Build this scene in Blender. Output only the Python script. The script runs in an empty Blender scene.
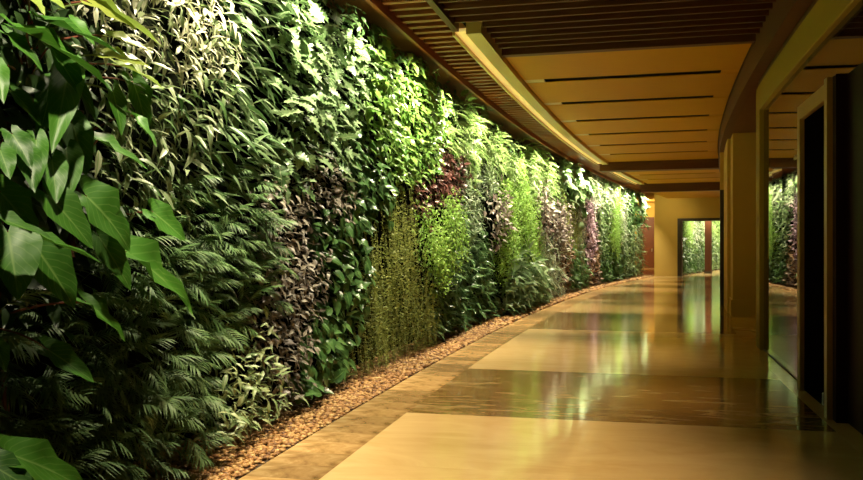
import bpy, bmesh, math, random
import numpy as np
from mathutils import Vector, Matrix

rng = np.random.default_rng(7)
random.seed(7)
scene = bpy.context.scene
C = scene.collection

# ---------------------------------------------------------------- camera, world, exposure
F_PX, HORIZON, CAM_H, YAW = 850.0, 247.0, 1.3, math.radians(12.2)
cam_d = bpy.data.cameras.new('camera'); cam = bpy.data.objects.new('camera', cam_d); C.objects.link(cam)
cam.location = (0, 0, CAM_H); cam.rotation_euler = (math.pi / 2, 0, YAW)
cam_d.sensor_width = 36.0; cam_d.lens = F_PX / 863 * 36.0
cam_d.shift_y = (HORIZON - 240.0) / 863.0
cam_d.clip_start = 0.05; cam_d.clip_end = 200
scene.camera = cam
w = bpy.data.worlds.new('world'); scene.world = w; w.use_nodes = True
w.node_tree.nodes['Background'].inputs[0].default_value = (0.9, 0.7, 0.4, 1)
w.node_tree.nodes['Background'].inputs[1].default_value = 0.0
vs = scene.view_settings
vs.view_transform = 'Standard'; vs.look = 'None'; vs.gamma = 1.0; vs.use_curve_mapping = False
vs.exposure = 0.8

# ---------------------------------------------------------------- the curved corridor: s along, t across (to the right), z up
X0, RAD, S0 = -2.52, 165.0, 4.0
def P(s, t, z):
    if s <= S0: return Vector((X0 + t, s, z))
    p = (s - S0) / RAD
    return Vector((X0 + RAD - (RAD - t) * math.cos(p), S0 + (RAD - t) * math.sin(p), z))
def PHI(s): return 0.0 if s <= S0 else (s - S0) / RAD
def frame(s):      # out of the wall, down the corridor
    p = PHI(s); return Vector((math.cos(p), -math.sin(p), 0)), Vector((math.sin(p), math.cos(p), 0))

# wall washers and one added fill tucked in the slatted strip, aimed at the planting
def spot(name, loc, target, watts, color, angle, blend=0.6, radius=0.05):
    l = bpy.data.lights.new(name, 'SPOT'); l.energy = watts; l.color = color
    l.spot_size = math.radians(angle); l.spot_blend = blend; l.shadow_soft_size = radius
    o = bpy.data.objects.new(name, l); C.objects.link(o); o.location = loc
    o.rotation_euler = (Vector(target) - Vector(loc)).to_track_quat('-Z', 'Y').to_euler()
    return o
WASH = (1.0, 0.88, 0.62)
WARM = (1.0, 0.73, 0.42)
wash = [(2.8, 200, 1.3), (4.7, 350, 2.6), (6.3, 250, 2.55), (7.9, 210, 2.6)] + [(9.6 + 1.9 * k, 320, 2.1) for k in range(16)]  # first entry is a fill added to brighten the near-left plants
for s, e, z in wash:
    spot('washer_or_fill_lamp', P(s, 0.62, 3.66), P(s + 0.1, -0.15, z), e, WASH, 100, 0.7)
for k in range(7):      # the same washers over the planting beyond the far opening
    s = 42 + 2.0 * k
    spot('washer_or_fill_lamp', P(s, 2.6, 3.3), P(s, 1.4, 2.0), 420, WASH, 125, 0.8)
for s in (5.0, 7.6, 10.6, 14.5, 18.5, 22.5, 27, 31, 36):   # cove downlights onto the stone
    spot('cove_downlight', P(s, 0.86, 3.64), P(s, 1.45, 0), 430 if s < 9 else 360, WARM, 62, 1.0, 0.08)
spot('end_wall_lamp', (1.6, 50.3, 3.8), (1.75, 54.5, 2.2), 480, (1.0, 0.85, 0.45), 150, 0.9)
spot('end_wall_lamp', P(37.6, 1.0, 3.4), P(39.6, 0.7, 2.1), 45, (1.0, 0.8, 0.36), 120, 0.9)

# ---------------------------------------------------------------- materials
def newmat(name):
    m = bpy.data.materials.new(name); m.use_nodes = True
    nt = m.node_tree; b = nt.nodes['Principled BSDF']
    return m, nt, nt.nodes, nt.links, b
def plain(name, col, rough=0.5, metal=0.0, spec=0.5, bump=0.0, scale=40.0, var=0.0):
    m, nt, N, L, b = newmat(name)
    b.inputs['Base Color'].default_value = (*col, 1); b.inputs['Roughness'].default_value = rough
    b.inputs['Metallic'].default_value = metal; b.inputs['Specular IOR Level'].default_value = spec
    if bump or var:
        tc = N.new('ShaderNodeTexCoord'); nz = N.new('ShaderNodeTexNoise'); nz.inputs['Scale'].default_value = scale
        nz.inputs['Detail'].default_value = 5; L.new(tc.outputs['Object'], nz.inputs['Vector'])
        if var:
            mx = N.new('ShaderNodeMixRGB'); mx.inputs[1].default_value = (*[c * (1 - var) for c in col], 1)
            mx.inputs[2].default_value = (*[min(1, c * (1 + var)) for c in col], 1)
            L.new(nz.outputs['Fac'], mx.inputs[0]); L.new(mx.outputs[0], b.inputs['Base Color'])
        if bump:
            bp = N.new('ShaderNodeBump'); bp.inputs['Strength'].default_value = bump; bp.inputs['Distance'].default_value = 0.01
            L.new(nz.outputs['Fac'], bp.inputs['Height']); L.new(bp.outputs[0], b.inputs['Normal'])
    return m
def wood(name, c1, c2, rough=0.4, stretch=(1.2, 14, 14), spec=0.4):
    m, nt, N, L, b = newmat(name)
    tc = N.new('ShaderNodeTexCoord'); mp = N.new('ShaderNodeMapping'); mp.inputs['Scale'].default_value = stretch
    nz = N.new('ShaderNodeTexNoise'); nz.inputs['Scale'].default_value = 3; nz.inputs['Detail'].default_value = 6; nz.inputs['Roughness'].default_value = 0.65
    oi = N.new('ShaderNodeObjectInfo'); ad = N.new('ShaderNodeVectorMath'); ad.operation = 'ADD'
    L.new(tc.outputs['Object'], ad.inputs[0]); L.new(oi.outputs['Random'], ad.inputs[1])
    L.new(ad.outputs[0], mp.inputs['Vector']); L.new(mp.outputs[0], nz.inputs['Vector'])
    mx = N.new('ShaderNodeMixRGB'); mx.inputs[1].default_value = (*c1, 1); mx.inputs[2].default_value = (*c2, 1)
    L.new(nz.outputs['Fac'], mx.inputs[0])
    hs = N.new('ShaderNodeHueSaturation'); mr = N.new('ShaderNodeMapRange'); mr.inputs[3].default_value = 0.9; mr.inputs[4].default_value = 1.1
    L.new(oi.outputs['Random'], mr.inputs[0]); L.new(mr.outputs[0], hs.inputs['Value']); L.new(mx.outputs[0], hs.inputs['Color'])
    L.new(hs.outputs[0], b.inputs['Base Color'])
    b.inputs['Roughness'].default_value = rough; b.inputs['Specular IOR Level'].default_value = spec
    return m
def marble(name, c1, c2, c3, scale, rough=0.09, streak=(1, 1, 1), rnd=0.15, ior=1.6):
    m, nt, N, L, b = newmat(name)
    tc = N.new('ShaderNodeTexCoord'); mp = N.new('ShaderNodeMapping'); mp.inputs['Scale'].default_value = streak
    nz = N.new('ShaderNodeTexNoise'); nz.inputs['Scale'].default_value = scale; nz.inputs['Detail'].default_value = 8
    nz.inputs['Roughness'].default_value = 0.62; nz.inputs['Distortion'].default_value = 1.2
    L.new(tc.outputs['Object'], mp.inputs['Vector']); L.new(mp.outputs[0], nz.inputs['Vector'])
    cr = N.new('ShaderNodeValToRGB'); e = cr.color_ramp.elements
    e[0].position = 0.33; e[0].color = (*c1, 1); e[1].position = 0.68; e[1].color = (*c3, 1)
    k = e.new(0.5); k.color = (*c2, 1)
    L.new(nz.outputs['Fac'], cr.inputs['Fac'])
    oi = N.new('ShaderNodeObjectInfo'); hs = N.new('ShaderNodeHueSaturation')
    mr = N.new('ShaderNodeMapRange'); mr.inputs[3].default_value = 1 - rnd; mr.inputs[4].default_value = 1 + rnd
    L.new(oi.outputs['Random'], mr.inputs[0]); L.new(mr.outputs[0], hs.inputs['Value']); L.new(cr.outputs[0], hs.inputs['Color'])
    L.new(hs.outputs[0], b.inputs['Base Color'])
    b.inputs['Roughness'].default_value = rough; b.inputs['IOR'].default_value = ior
    n2 = N.new('ShaderNodeTexNoise'); n2.inputs['Scale'].default_value = 2.2; n2.inputs['Detail'].default_value = 2
    L.new(tc.outputs['Object'], n2.inputs['Vector'])
    bp = N.new('ShaderNodeBump'); bp.inputs['Strength'].default_value = 0.10; bp.inputs['Distance'].default_value = 0.02
    L.new(n2.outputs['Fac'], bp.inputs['Height']); L.new(bp.outputs[0], b.inputs['Normal'])
    return m
def leafmat(name, c1, c2, rib=None, rough=0.38, trans=0.22, ribw=0.10, spec=0.5, sat=0.84):
    ds = lambda c: tuple((0.3 * c[0] + 0.59 * c[1] + 0.11 * c[2]) * (1 - sat) + x * sat for x in c)
    c1, c2 = ds(c1), ds(c2)
    m, nt, N, L, b = newmat(name)
    geo = N.new('ShaderNodeNewGeometry'); oi = N.new('ShaderNodeObjectInfo')
    ad = N.new('ShaderNodeMath'); ad.operation = 'ADD'; fr = N.new('ShaderNodeMath'); fr.operation = 'FRACT'
    L.new(geo.outputs['Random Per Island'], ad.inputs[0]); L.new(oi.outputs['Random'], ad.inputs[1]); L.new(ad.outputs[0], fr.inputs[0])
    mx = N.new('ShaderNodeMixRGB'); mx.inputs[1].default_value = (*c1, 1); mx.inputs[2].default_value = (*c2, 1)
    L.new(fr.outputs[0], mx.inputs[0]); col = mx.outputs[0]
    uv = N.new('ShaderNodeTexCoord'); sp = N.new('ShaderNodeSeparateXYZ'); L.new(uv.outputs['UV'], sp.inputs[0])
    if rib:
        ab = N.new('ShaderNodeMath'); ab.operation = 'ABSOLUTE'; L.new(sp.outputs[0], ab.inputs[0])
        # side veins run forward from the midrib
        sb = N.new('ShaderNodeMath'); sb.operation = 'SUBTRACT'; L.new(sp.outputs[1], sb.inputs[0])
        h = N.new('ShaderNodeMath'); h.operation = 'MULTIPLY'; h.inputs[1].default_value = 0.35; L.new(ab.outputs[0], h.inputs[0]); L.new(h.outputs[0], sb.inputs[1])
        wv = N.new('ShaderNodeMath'); wv.operation = 'MULTIPLY'; wv.inputs[1].default_value = 48; L.new(sb.outputs[0], wv.inputs[0])
        sn = N.new('ShaderNodeMath'); sn.operation = 'SINE'; L.new(wv.outputs[0], sn.inputs[0])
        gt = N.new('ShaderNodeMapRange'); gt.inputs[1].default_value = 0.75; gt.inputs[2].default_value = 1.0; gt.inputs[3].default_value = 0; gt.inputs[4].default_value = 0.3
        L.new(sn.outputs[0], gt.inputs[0])
        lt = N.new('ShaderNodeMapRange'); lt.inputs[1].default_value = 0.0; lt.inputs[2].default_value = ribw; lt.inputs[3].default_value = 0.9; lt.inputs[4].default_value = 0
        L.new(ab.outputs[0], lt.inputs[0])
        mm = N.new('ShaderNodeMath'); mm.operation = 'MAXIMUM'; L.new(lt.outputs[0], mm.inputs[0]); L.new(gt.outputs[0], mm.inputs[1])
        m2 = N.new('ShaderNodeMixRGB'); m2.inputs[2].default_value = (*rib, 1); L.new(mm.outputs[0], m2.inputs[0]); L.new(col, m2.inputs[1]); col = m2.outputs[0]
    L.new(col, b.inputs['Base Color']); b.inputs['Roughness'].default_value = rough; b.inputs['Specular IOR Level'].default_value = spec
    tr = N.new('ShaderNodeBsdfTranslucent'); L.new(col, tr.inputs['Color'])
    ms = N.new('ShaderNodeMixShader'); ms.inputs[0].default_value = trans
    L.new(b.outputs[0], ms.inputs[1]); L.new(tr.outputs[0], ms.inputs[2]); L.new(ms.outputs[0], N['Material Output'].inputs['Surface'])
    return m
def glassmat(name, tint=(0.5, 0.5, 0.45), ior=1.9):
    m, nt, N, L, b = newmat(name)
    fr = N.new('ShaderNodeFresnel'); fr.inputs['IOR'].default_value = ior
    t = N.new('ShaderNodeBsdfTransparent'); t.inputs[0].default_value = (*tint, 1)
    g = N.new('ShaderNodeBsdfGlossy'); g.inputs['Roughness'].default_value = 0.015; g.inputs[0].default_value = (0.95, 0.95, 0.9, 1)
    ms = N.new('ShaderNodeMixShader'); L.new(fr.outputs[0], ms.inputs[0]); L.new(t.outputs[0], ms.inputs[1]); L.new(g.outputs[0], ms.inputs[2])
    L.new(ms.outputs[0], N['Material Output'].inputs['Surface'])
    return m
def emis(name, col, strength):
    m, nt, N, L, b = newmat(name)
    b.inputs['Base Color'].default_value = (*col, 1); b.inputs['Emission Color'].default_value = (*col, 1); b.inputs['Emission Strength'].default_value = strength
    return m

M = dict(
    light_stone=marble('cream_polished_stone', (0.65, 0.46, 0.195), (0.71, 0.52, 0.24), (0.76, 0.57, 0.275), 1.3, 0.10, (1, 2.2, 1), 0.008),
    dark_stone=marble('brown_streaked_marble', (0.10, 0.055, 0.016), (0.24, 0.15, 0.05), (0.42, 0.31, 0.14), 1.7, 0.10, (1.2, 5, 1), 0.12),
    border_stone=marble('brown_border_marble', (0.20, 0.11, 0.035), (0.42, 0.27, 0.11), (0.62, 0.47, 0.23), 2.4, 0.2, (1.0, 1.5, 1), 0.25),
    screed=plain('grey_screed', (0.16, 0.12, 0.07), 0.7),
    soil=plain('dark_soil', (0.05, 0.03, 0.015), 0.95, bump=0.6, scale=60),
    felt=plain('dark_felt_backing', (0.004, 0.005, 0.003), 1.0, spec=0.0, bump=0.5, scale=30, var=0.4),  # near-black: shade in the gaps between leaves is put into this colour
    panel_wood=wood('honey_veneer', (0.53, 0.26, 0.004), (0.67, 0.345, 0.008), 0.55, spec=0.12),
    slat_wood=wood('brown_slat_timber', (0.085, 0.03, 0.008), (0.15, 0.055, 0.014), 0.5, spec=0.2),
    red_wood=wood('reddish_slat_timber', (0.21, 0.058, 0.014), (0.31, 0.092, 0.024), 0.5, spec=0.25),
    fascia_wood=wood('fascia_timber', (0.09, 0.03, 0.009), (0.14, 0.052, 0.016), 0.5, spec=0.25),
    dark_wood=wood('very_dark_wood', (0.010, 0.0035, 0.002), (0.022, 0.007, 0.003), 0.5, (14, 14, 1.2), 0.1),
    door_wood=wood('red_brown_door_wood', (0.10, 0.026, 0.007), (0.15, 0.042, 0.011), 0.5, (14, 14, 1.2)),
    post_wood=wood('brown_post_wood', (0.05, 0.017, 0.006), (0.08, 0.028, 0.01), 0.5, (14, 14, 1.2), 0.2),
    frame_dark=plain('dark_bronze_frame', (0.03, 0.018, 0.009), 0.4),
    gold_paint=plain('ochre_paint', (0.33, 0.225, 0.02), 0.6, spec=0.2, bump=0.05, var=0.06, scale=3),
    ochre_wall=plain('ochre_wall_plaster', (0.58, 0.39, 0.085), 0.8, bump=0.1, var=0.05, scale=3),
    frame_gold=plain('brown_gilt_frame', (0.34, 0.20, 0.035), 0.4),
    plenum=plain('black_plenum', (0.006, 0.005, 0.004), 0.9),
    black_glass=plain('black_door_glass', (0.003, 0.002, 0.002), 0.8, spec=0.0),
    white=plain('white_vinyl', (0.75, 0.78, 0.8), 0.5),
    steel=plain('brushed_steel', (0.6, 0.6, 0.6), 0.3, metal=1.0),
    glass=glassmat('window_glass'),
    cove=emis('cove_diffuser', (1.0, 0.70, 0.22), 0.26),
    gilt=plain('gilt_cove_trim', (0.6, 0.42, 0.12), 0.4),
    bark=plain('brown_bark', (0.10, 0.035, 0.015), 0.9, bump=0.8, scale=25, var=0.4),
    petiole=plain('red_petiole', (0.17, 0.045, 0.02), 0.5),
    gstem=plain('green_stem', (0.10, 0.16, 0.03), 0.5),
)
def pebmat():
    m, nt, N, L, b = newmat('tan_pebble')
    geo = N.new('ShaderNodeNewGeometry'); oi = N.new('ShaderNodeObjectInfo')
    ad = N.new('ShaderNodeMath'); ad.operation = 'ADD'; fr = N.new('ShaderNodeMath'); fr.operation = 'FRACT'
    L.new(geo.outputs['Random Per Island'], ad.inputs[0]); L.new(oi.outputs['Random'], ad.inputs[1]); L.new(ad.outputs[0], fr.inputs[0])
    cr = N.new('ShaderNodeValToRGB'); e = cr.color_ramp.elements
    e[0].color = (0.10, 0.04, 0.012, 1); e[1].color = (0.56, 0.36, 0.14, 1); k = e.new(0.5); k.color = (0.33, 0.16, 0.045, 1)
    L.new(fr.outputs[0], cr.inputs['Fac']); L.new(cr.outputs[0], b.inputs['Base Color']); b.inputs['Roughness'].default_value = 0.55
    return m
M['pebble'] = pebmat()
LM = dict(
    phil=leafmat('philodendron_leaf', (0.035, 0.13, 0.012), (0.075, 0.23, 0.02), (0.20, 0.36, 0.08), 0.46, 0.2, 0.08, spec=0.35, sat=1.0),
    phil_yellow=leafmat('young_philodendron_leaf', (0.22, 0.38, 0.02), (0.42, 0.48, 0.03), (0.4, 0.5, 0.12), 0.3, 0.35, 0.08),
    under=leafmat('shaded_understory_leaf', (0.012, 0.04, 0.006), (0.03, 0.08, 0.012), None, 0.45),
    cream=leafmat('cream_variegated_leaf', (0.12, 0.22, 0.05), (0.82, 0.76, 0.54), (0.25, 0.36, 0.12), 0.4, 0.3, 0.2),
    creamgreen=leafmat('pale_edged_leaf', (0.045, 0.14, 0.022), (0.38, 0.42, 0.22), (0.12, 0.25, 0.05), 0.4, 0.25, 0.3),
    aglao=leafmat('lance_leaf', (0.045, 0.14, 0.025), (0.24, 0.35, 0.15), (0.32, 0.42, 0.2), 0.28, 0.2, 0.14),
    lobed=leafmat('lobed_leaf', (0.07, 0.19, 0.035), (0.25, 0.38, 0.15), (0.42, 0.52, 0.28), 0.4, 0.22, 0.1),
    pothos=leafmat('pothos_leaf', (0.07, 0.24, 0.015), (0.24, 0.42, 0.04), (0.3, 0.45, 0.1), 0.32, 0.3),
    fern=leafmat('bright_fern', (0.16, 0.34, 0.05), (0.36, 0.50, 0.14), None, 0.45, 0.3),
    fringe=leafmat('small_dark_leaf', (0.04, 0.13, 0.02), (0.10, 0.22, 0.04), None, 0.4),
    palm_b=leafmat('palm_frond', (0.05, 0.15, 0.025), (0.15, 0.27, 0.07), None, 0.5, 0.2, spec=0.35),
    palm_d=leafmat('deep_palm_frond', (0.045, 0.12, 0.022), (0.13, 0.22, 0.065), None, 0.55, 0.2, spec=0.3),
    varieg=leafmat('pale_green_leaf', (0.10, 0.22, 0.05), (0.34, 0.42, 0.16), (0.45, 0.5, 0.28), 0.4, 0.2, 0.25),
    purple=leafmat('mauve_grey_leaf', (0.09, 0.058, 0.042), (0.38, 0.34, 0.24), (0.28, 0.26, 0.2), 0.4, 0.1, 0.15),
    heart=leafmat('heartleaf', (0.025, 0.10, 0.015), (0.075, 0.20, 0.035), (0.2, 0.34, 0.1), 0.3, 0.2),
    moss=leafmat('yellow_green_strand', (0.22, 0.30, 0.025), (0.44, 0.50, 0.07), None, 0.6, 0.3),
    moss_dk=leafmat('olive_strand', (0.15, 0.21, 0.02), (0.32, 0.39, 0.045), None, 0.6, 0.3),
    red=leafmat('wine_red_leaf', (0.06, 0.02, 0.018), (0.22, 0.07, 0.05), (0.3, 0.2, 0.16), 0.35, 0.2),
    silver=leafmat('silver_green_leaf', (0.14, 0.25, 0.09), (0.36, 0.46, 0.26), None, 0.4, 0.2),
    spath=leafmat('dark_lance_leaf', (0.035, 0.12, 0.025), (0.12, 0.25, 0.075), (0.2, 0.34, 0.12), 0.28, 0.15),
    pale_lily=leafmat('pale_lily_leaf', (0.06, 0.17, 0.04), (0.24, 0.36, 0.15), (0.36, 0.46, 0.25), 0.35, 0.2),
    maiden=leafmat('lime_tiny_leaf', (0.18, 0.38, 0.04), (0.36, 0.56, 0.12), None, 0.6, 0.35, sat=1.0),
    silverpurple=leafmat('silver_purple_leaf', (0.14, 0.08, 0.07), (0.46, 0.42, 0.34), None, 0.45, 0.1),
    white=leafmat('white_striped_leaf', (0.2, 0.34, 0.12), (0.58, 0.62, 0.44), None, 0.45, 0.2),
    limemoss=leafmat('lime_strand', (0.22, 0.34, 0.02), (0.40, 0.46, 0.05), None, 0.6, 0.3),
    grey=leafmat('grey_olive_strand', (0.22, 0.22, 0.10), (0.40, 0.38, 0.2), None, 0.6, 0.3),
    pink=leafmat('pink_mauve_leaf', (0.30, 0.16, 0.22), (0.60, 0.42, 0.48), None, 0.5, 0.2),
    brown=leafmat('brown_red_leaf', (0.13, 0.06, 0.02), (0.30, 0.18, 0.07), None, 0.45, 0.2),
    deep=leafmat('deep_green_leaf', (0.03, 0.11, 0.015), (0.10, 0.23, 0.04), None, 0.4, 0.2),
    olive=leafmat('mid_green_leaf', (0.07, 0.18, 0.03), (0.22, 0.34, 0.10), None, 0.45, 0.2),
)

# ---------------------------------------------------------------- helpers
def link(name, me, mat=None, parent=None, mats=None):
    o = bpy.data.objects.new(name, me); C.objects.link(o)
    if mat and not me.materials: me.materials.append(mat)
    if parent: o.parent = parent
    return o
def mesh_from(name, V, Fc, UV=None):
    me = bpy.data.meshes.new(name); me.from_pydata([tuple(v) for v in V], [], [tuple(f) for f in Fc])
    if UV is not None:
        ul = me.uv_layers.new(name='UVMap'); li = np.empty(len(me.loops), np.int32); me.loops.foreach_get('vertex_index', li)
        ul.data.foreach_set('uv', np.asarray(UV, np.float32)[li].ravel())
    me.update(); return me
def big_mesh(name, V, Fq, UV=None, smooth=True):
    """V (n,3); Fq (m,3) triangles"""
    me = bpy.data.meshes.new(name); n, m = len(V), len(Fq)
    me.vertices.add(n); me.vertices.foreach_set('co', np.asarray(V, np.float32).ravel())
    me.loops.add(m * 3); me.loops.foreach_set('vertex_index', np.asarray(Fq, np.int32).ravel())
    me.polygons.add(m); me.polygons.foreach_set('loop_start', np.arange(0, m * 3, 3, dtype=np.int32))
    try: me.polygons.foreach_set('loop_total', np.full(m, 3, np.int32))
    except Exception: pass
    if UV is not None:
        ul = me.uv_layers.new(name='UVMap'); ul.data.foreach_set('uv', np.asarray(UV, np.float32)[np.asarray(Fq).ravel()].ravel())
    if smooth: me.polygons.foreach_set('use_smooth', np.ones(m, bool))
    me.update(calc_edges=True); me.validate(); return me
def tag(o, label=None, cat=None, group=None, kind=None):
    if label: o['label'] = label
    if cat: o['category'] = cat
    if group: o['group'] = group
    if kind: o['kind'] = kind
    return o
def thing(name, loc, rz, label, cat, group=None):
    o = bpy.data.objects.new(name, None); C.objects.link(o); o.empty_display_size = 0.1
    o.location = loc; o.rotation_euler = (0, 0, rz)
    return tag(o, label, cat, group)
CUBE_F = [(0, 3, 2, 1), (4, 5, 6, 7), (0, 1, 5, 4), (1, 2, 6, 5), (2, 3, 7, 6), (3, 0, 4, 7)]
def sweep_data(s0, s1, t0, t1, z0, z1, step=1.0, bev=0.0):
    n = max(1, int(math.ceil((s1 - s0) / step))); V = []; Fc = []
    if bev: prof = [(t0 + bev, z0), (t1 - bev, z0), (t1, z0 + bev), (t1, z1 - bev), (t1 - bev, z1), (t0 + bev, z1), (t0, z1 - bev), (t0, z0 + bev)]
    else: prof = [(t0, z0), (t1, z0), (t1, z1), (t0, z1)]
    k = len(prof)
    for i in range(n + 1):
        s = s0 + (s1 - s0) * i / n
        for t, z in prof: V.append(P(s, t, z))
    for i in range(n):
        for j in range(k):
            a, b = i * k + j, i * k + (j + 1) % k
            Fc.append((a, a + k, b + k, b))
    Fc.append(tuple(range(k))); Fc.append(tuple(reversed([n * k + j for j in range(k)])))
    return V, Fc
def sweep(name, s0, s1, t0, t1, z0, z1, mat, parent=None, step=1.0, bev=0.0):
    V, Fc = sweep_data(s0, s1, t0, t1, z0, z1, step, bev)
    # origin at the piece's own base
    c = P((s0 + s1) / 2, (t0 + t1) / 2, min(z0, z1))
    o = link(name, mesh_from(name, [v - c for v in V], Fc), mat, parent); o.location = c
    return o
def box(name, lo, hi, mat, parent=None, bev=0.0):
    lo, hi = Vector(lo), Vector(hi); c = (lo + hi) / 2; c.z = lo.z
    bm = bmesh.new(); bmesh.ops.create_cube(bm, size=1)
    bmesh.ops.scale(bm, vec=hi - lo, verts=bm.verts); bmesh.ops.translate(bm, vec=(0, 0, (hi.z - lo.z) / 2), verts=bm.verts)
    if bev: bmesh.ops.bevel(bm, geom=bm.edges[:], offset=bev, segments=2, affect='EDGES')
    me = bpy.data.meshes.new(name); bm.to_mesh(me); bm.free()
    o = link(name, me, mat, parent); o.location = c; return o
def struct(o, label=None, cat=None):
    o['kind'] = 'structure'; return tag(o, label, cat)
def tube_data(pts, r0, r1, n=6):
    V = []; Fc = []
    for i, p in enumerate(pts):
        p = Vector(p); d = (Vector(pts[min(i + 1, len(pts) - 1)]) - Vector(pts[max(i - 1, 0)])).normalized()
        a = d.orthogonal().normalized(); b = d.cross(a); r = r0 + (r1 - r0) * i / (len(pts) - 1)
        for k in range(n): V.append(p + a * (r * math.cos(2 * math.pi * k / n)) + b * (r * math.sin(2 * math.pi * k / n)))
    for i in range(len(pts) - 1):
        for k in range(n):
            a, b = i * n + k, i * n + (k + 1) % n; Fc.append((a, b, b + n, a + n))
    Fc.append(tuple(reversed(range(n)))); Fc.append(tuple((len(pts) - 1) * n + k for k in range(n)))
    return V, Fc

# ---------------------------------------------------------------- the setting: floor
END_S = 39.0
floor = struct(sweep('floor', -3, 58, -1.2, 7.5, -0.14, -0.035, M['screed'], step=1.5), 'polished stone corridor floor with cream fields and brown bands', 'floor')
def tile(s0, s1, t0, t1, mat, name='tile', top=0.0):
    g = 0.0006
    o = sweep(name, s0 + g, s1 - g, t0 + g, t1 - g, -0.035, top, mat, step=0.8); o.parent = floor
    o.matrix_parent_inverse = floor.matrix_world.inverted() if False else Matrix.Translation(-floor.location)
    return o
zones = [(-3.0, 6.5, 'light_stone'), (6.5, 9.0, 'dark_stone'), (9.0, 13.6, 'light_stone'), (13.6, 17.2, 'dark_stone'), (17.2, 21.6, 'light_stone'),
         (21.6, 24.2, 'dark_stone'), (24.2, 28.6, 'light_stone'), (28.6, 31.0, 'dark_stone'), (31.0, 35.4, 'light_stone'), (35.4, 38.0, 'dark_stone'), (38.0, 58.0, 'light_stone')]
T_G, T_B, T_R = 0.46, 0.90, 4.02        # gravel edge, border edge, right border
for a, b, m in zones:
    nl = max(1, round((b - a) / (1.55 if m == 'light_stone' else 1.25)))
    for i in range(nl):
        for t0, t1 in ((T_B, T_R),):
            tile(a + (b - a) * i / nl, a + (b - a) * (i + 1) / nl, t0, t1, M[m])
s = -3.0
while s < 57.9:
    L_ = 0.30 if s < 24 else (1.2 if s < END_S else 3.0)
    e = min(58.0, s + L_); tile(s, e, T_G, T_B, M['border_stone']); s = e
s = -3.0
while s < 57.9:
    e = min(58.0, s + 2.0); tile(s, e, T_R, 4.9, M['light_stone']); s = e
for i in range(10): tile(END_S + i * 1.9, END_S + (i + 1) * 1.9, -1.2, T_G, M['light_stone'])

# gravel strip: a soil bed, 300 nearest pebbles one by one, the rest as stuff
bed = struct(sweep('gravel_bed', -3, END_S, -0.34, T_G, -0.034, -0.012, M['soil']), 'dark soil bed under the pebble strip', 'bed')
def ico_tpl(seed):
    bm = bmesh.new(); bmesh.ops.create_icosphere(bm, subdivisions=1, radius=1.0)
    r = np.random.default_rng(seed)
    V = np.array([v.co[:] for v in bm.verts]) * (1 + r.uniform(-0.22, 0.16, (len(bm.verts), 1)))
    Fc = np.array([[v.index for v in f.verts] for f in bm.faces]); bm.free(); return V, Fc
PEB = [ico_tpl(i) for i in range(6)]
PEB_ME = []
for V, Fc in PEB:
    me = mesh_from('pebble', V, Fc); me.polygons.foreach_set('use_smooth', np.ones(len(me.polygons), bool)); me.materials.append(M['pebble']); PEB_ME.append(me)
peb = []
def scatter_peb(s0, s1, den, r0, r1):
    n = int((s1 - s0) * 0.78 * den)
    for _ in range(n):
        peb.append((rng.uniform(s0, s1), rng.uniform(-0.32, T_G - 0.02), rng.uniform(r0, r1)))
scatter_peb(2.0, 8, 1900, 0.012, 0.025); scatter_peb(8, 14, 900, 0.018, 0.03); scatter_peb(14, END_S, 220, 0.035, 0.05)
cand = sorted([i for i, p in enumerate(peb) if p[0] > 4.0 and p[1] > 0.02 and p[1] < 0.44], key=lambda i: peb[i][0] - 30 * peb[i][2])[:300]
cset = set(cand); VV = []; FF = []; off = 0
for i, (s, t, r) in enumerate(peb):
    k = int(rng.integers(6)); a, b2, c2 = rng.uniform(0.8, 1.35), rng.uniform(0.75, 1.1), rng.uniform(0.5, 0.72)
    ang = rng.uniform(0, 6.28); z = -0.012 + r * c2 * rng.uniform(0.55, 1.0)
    p = P(s, t, z)
    if i in cset:
        o = bpy.data.objects.new('pebble', PEB_ME[k]); C.objects.link(o)
        o.location = p; o.scale = (r * a, r * b2, r * c2); o.rotation_euler = (0, 0, ang)
        tag(o, 'loose tan pebble in the near end of the gravel strip', 'pebble', 'pebbles at the near end of the gravel strip')
    else:
        V, Fc = PEB[k]; ca, sa = math.cos(ang), math.sin(ang)
        W = V * (r * a, r * b2, r * c2); W = np.stack([W[:, 0] * ca - W[:, 1] * sa, W[:, 0] * sa + W[:, 1] * ca, W[:, 2]], 1) + np.array(p)
        VV.append(W); FF.append(Fc + off); off += len(V)
g = link('gravel', big_mesh('gravel', np.concatenate(VV), np.concatenate(FF)), M['pebble'])
tag(g, 'tan pebble gravel strip along the foot of the planted wall', 'gravel', kind='stuff')

# ---------------------------------------------------------------- walls
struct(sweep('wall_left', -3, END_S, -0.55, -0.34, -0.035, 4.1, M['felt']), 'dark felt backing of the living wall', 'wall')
struct(box('wall_back', (-3.1, -3.2, -0.035), (5.2, -3.0, 4.1), M['ochre_wall']), 'ochre wall closing the corridor behind', 'wall')

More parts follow.
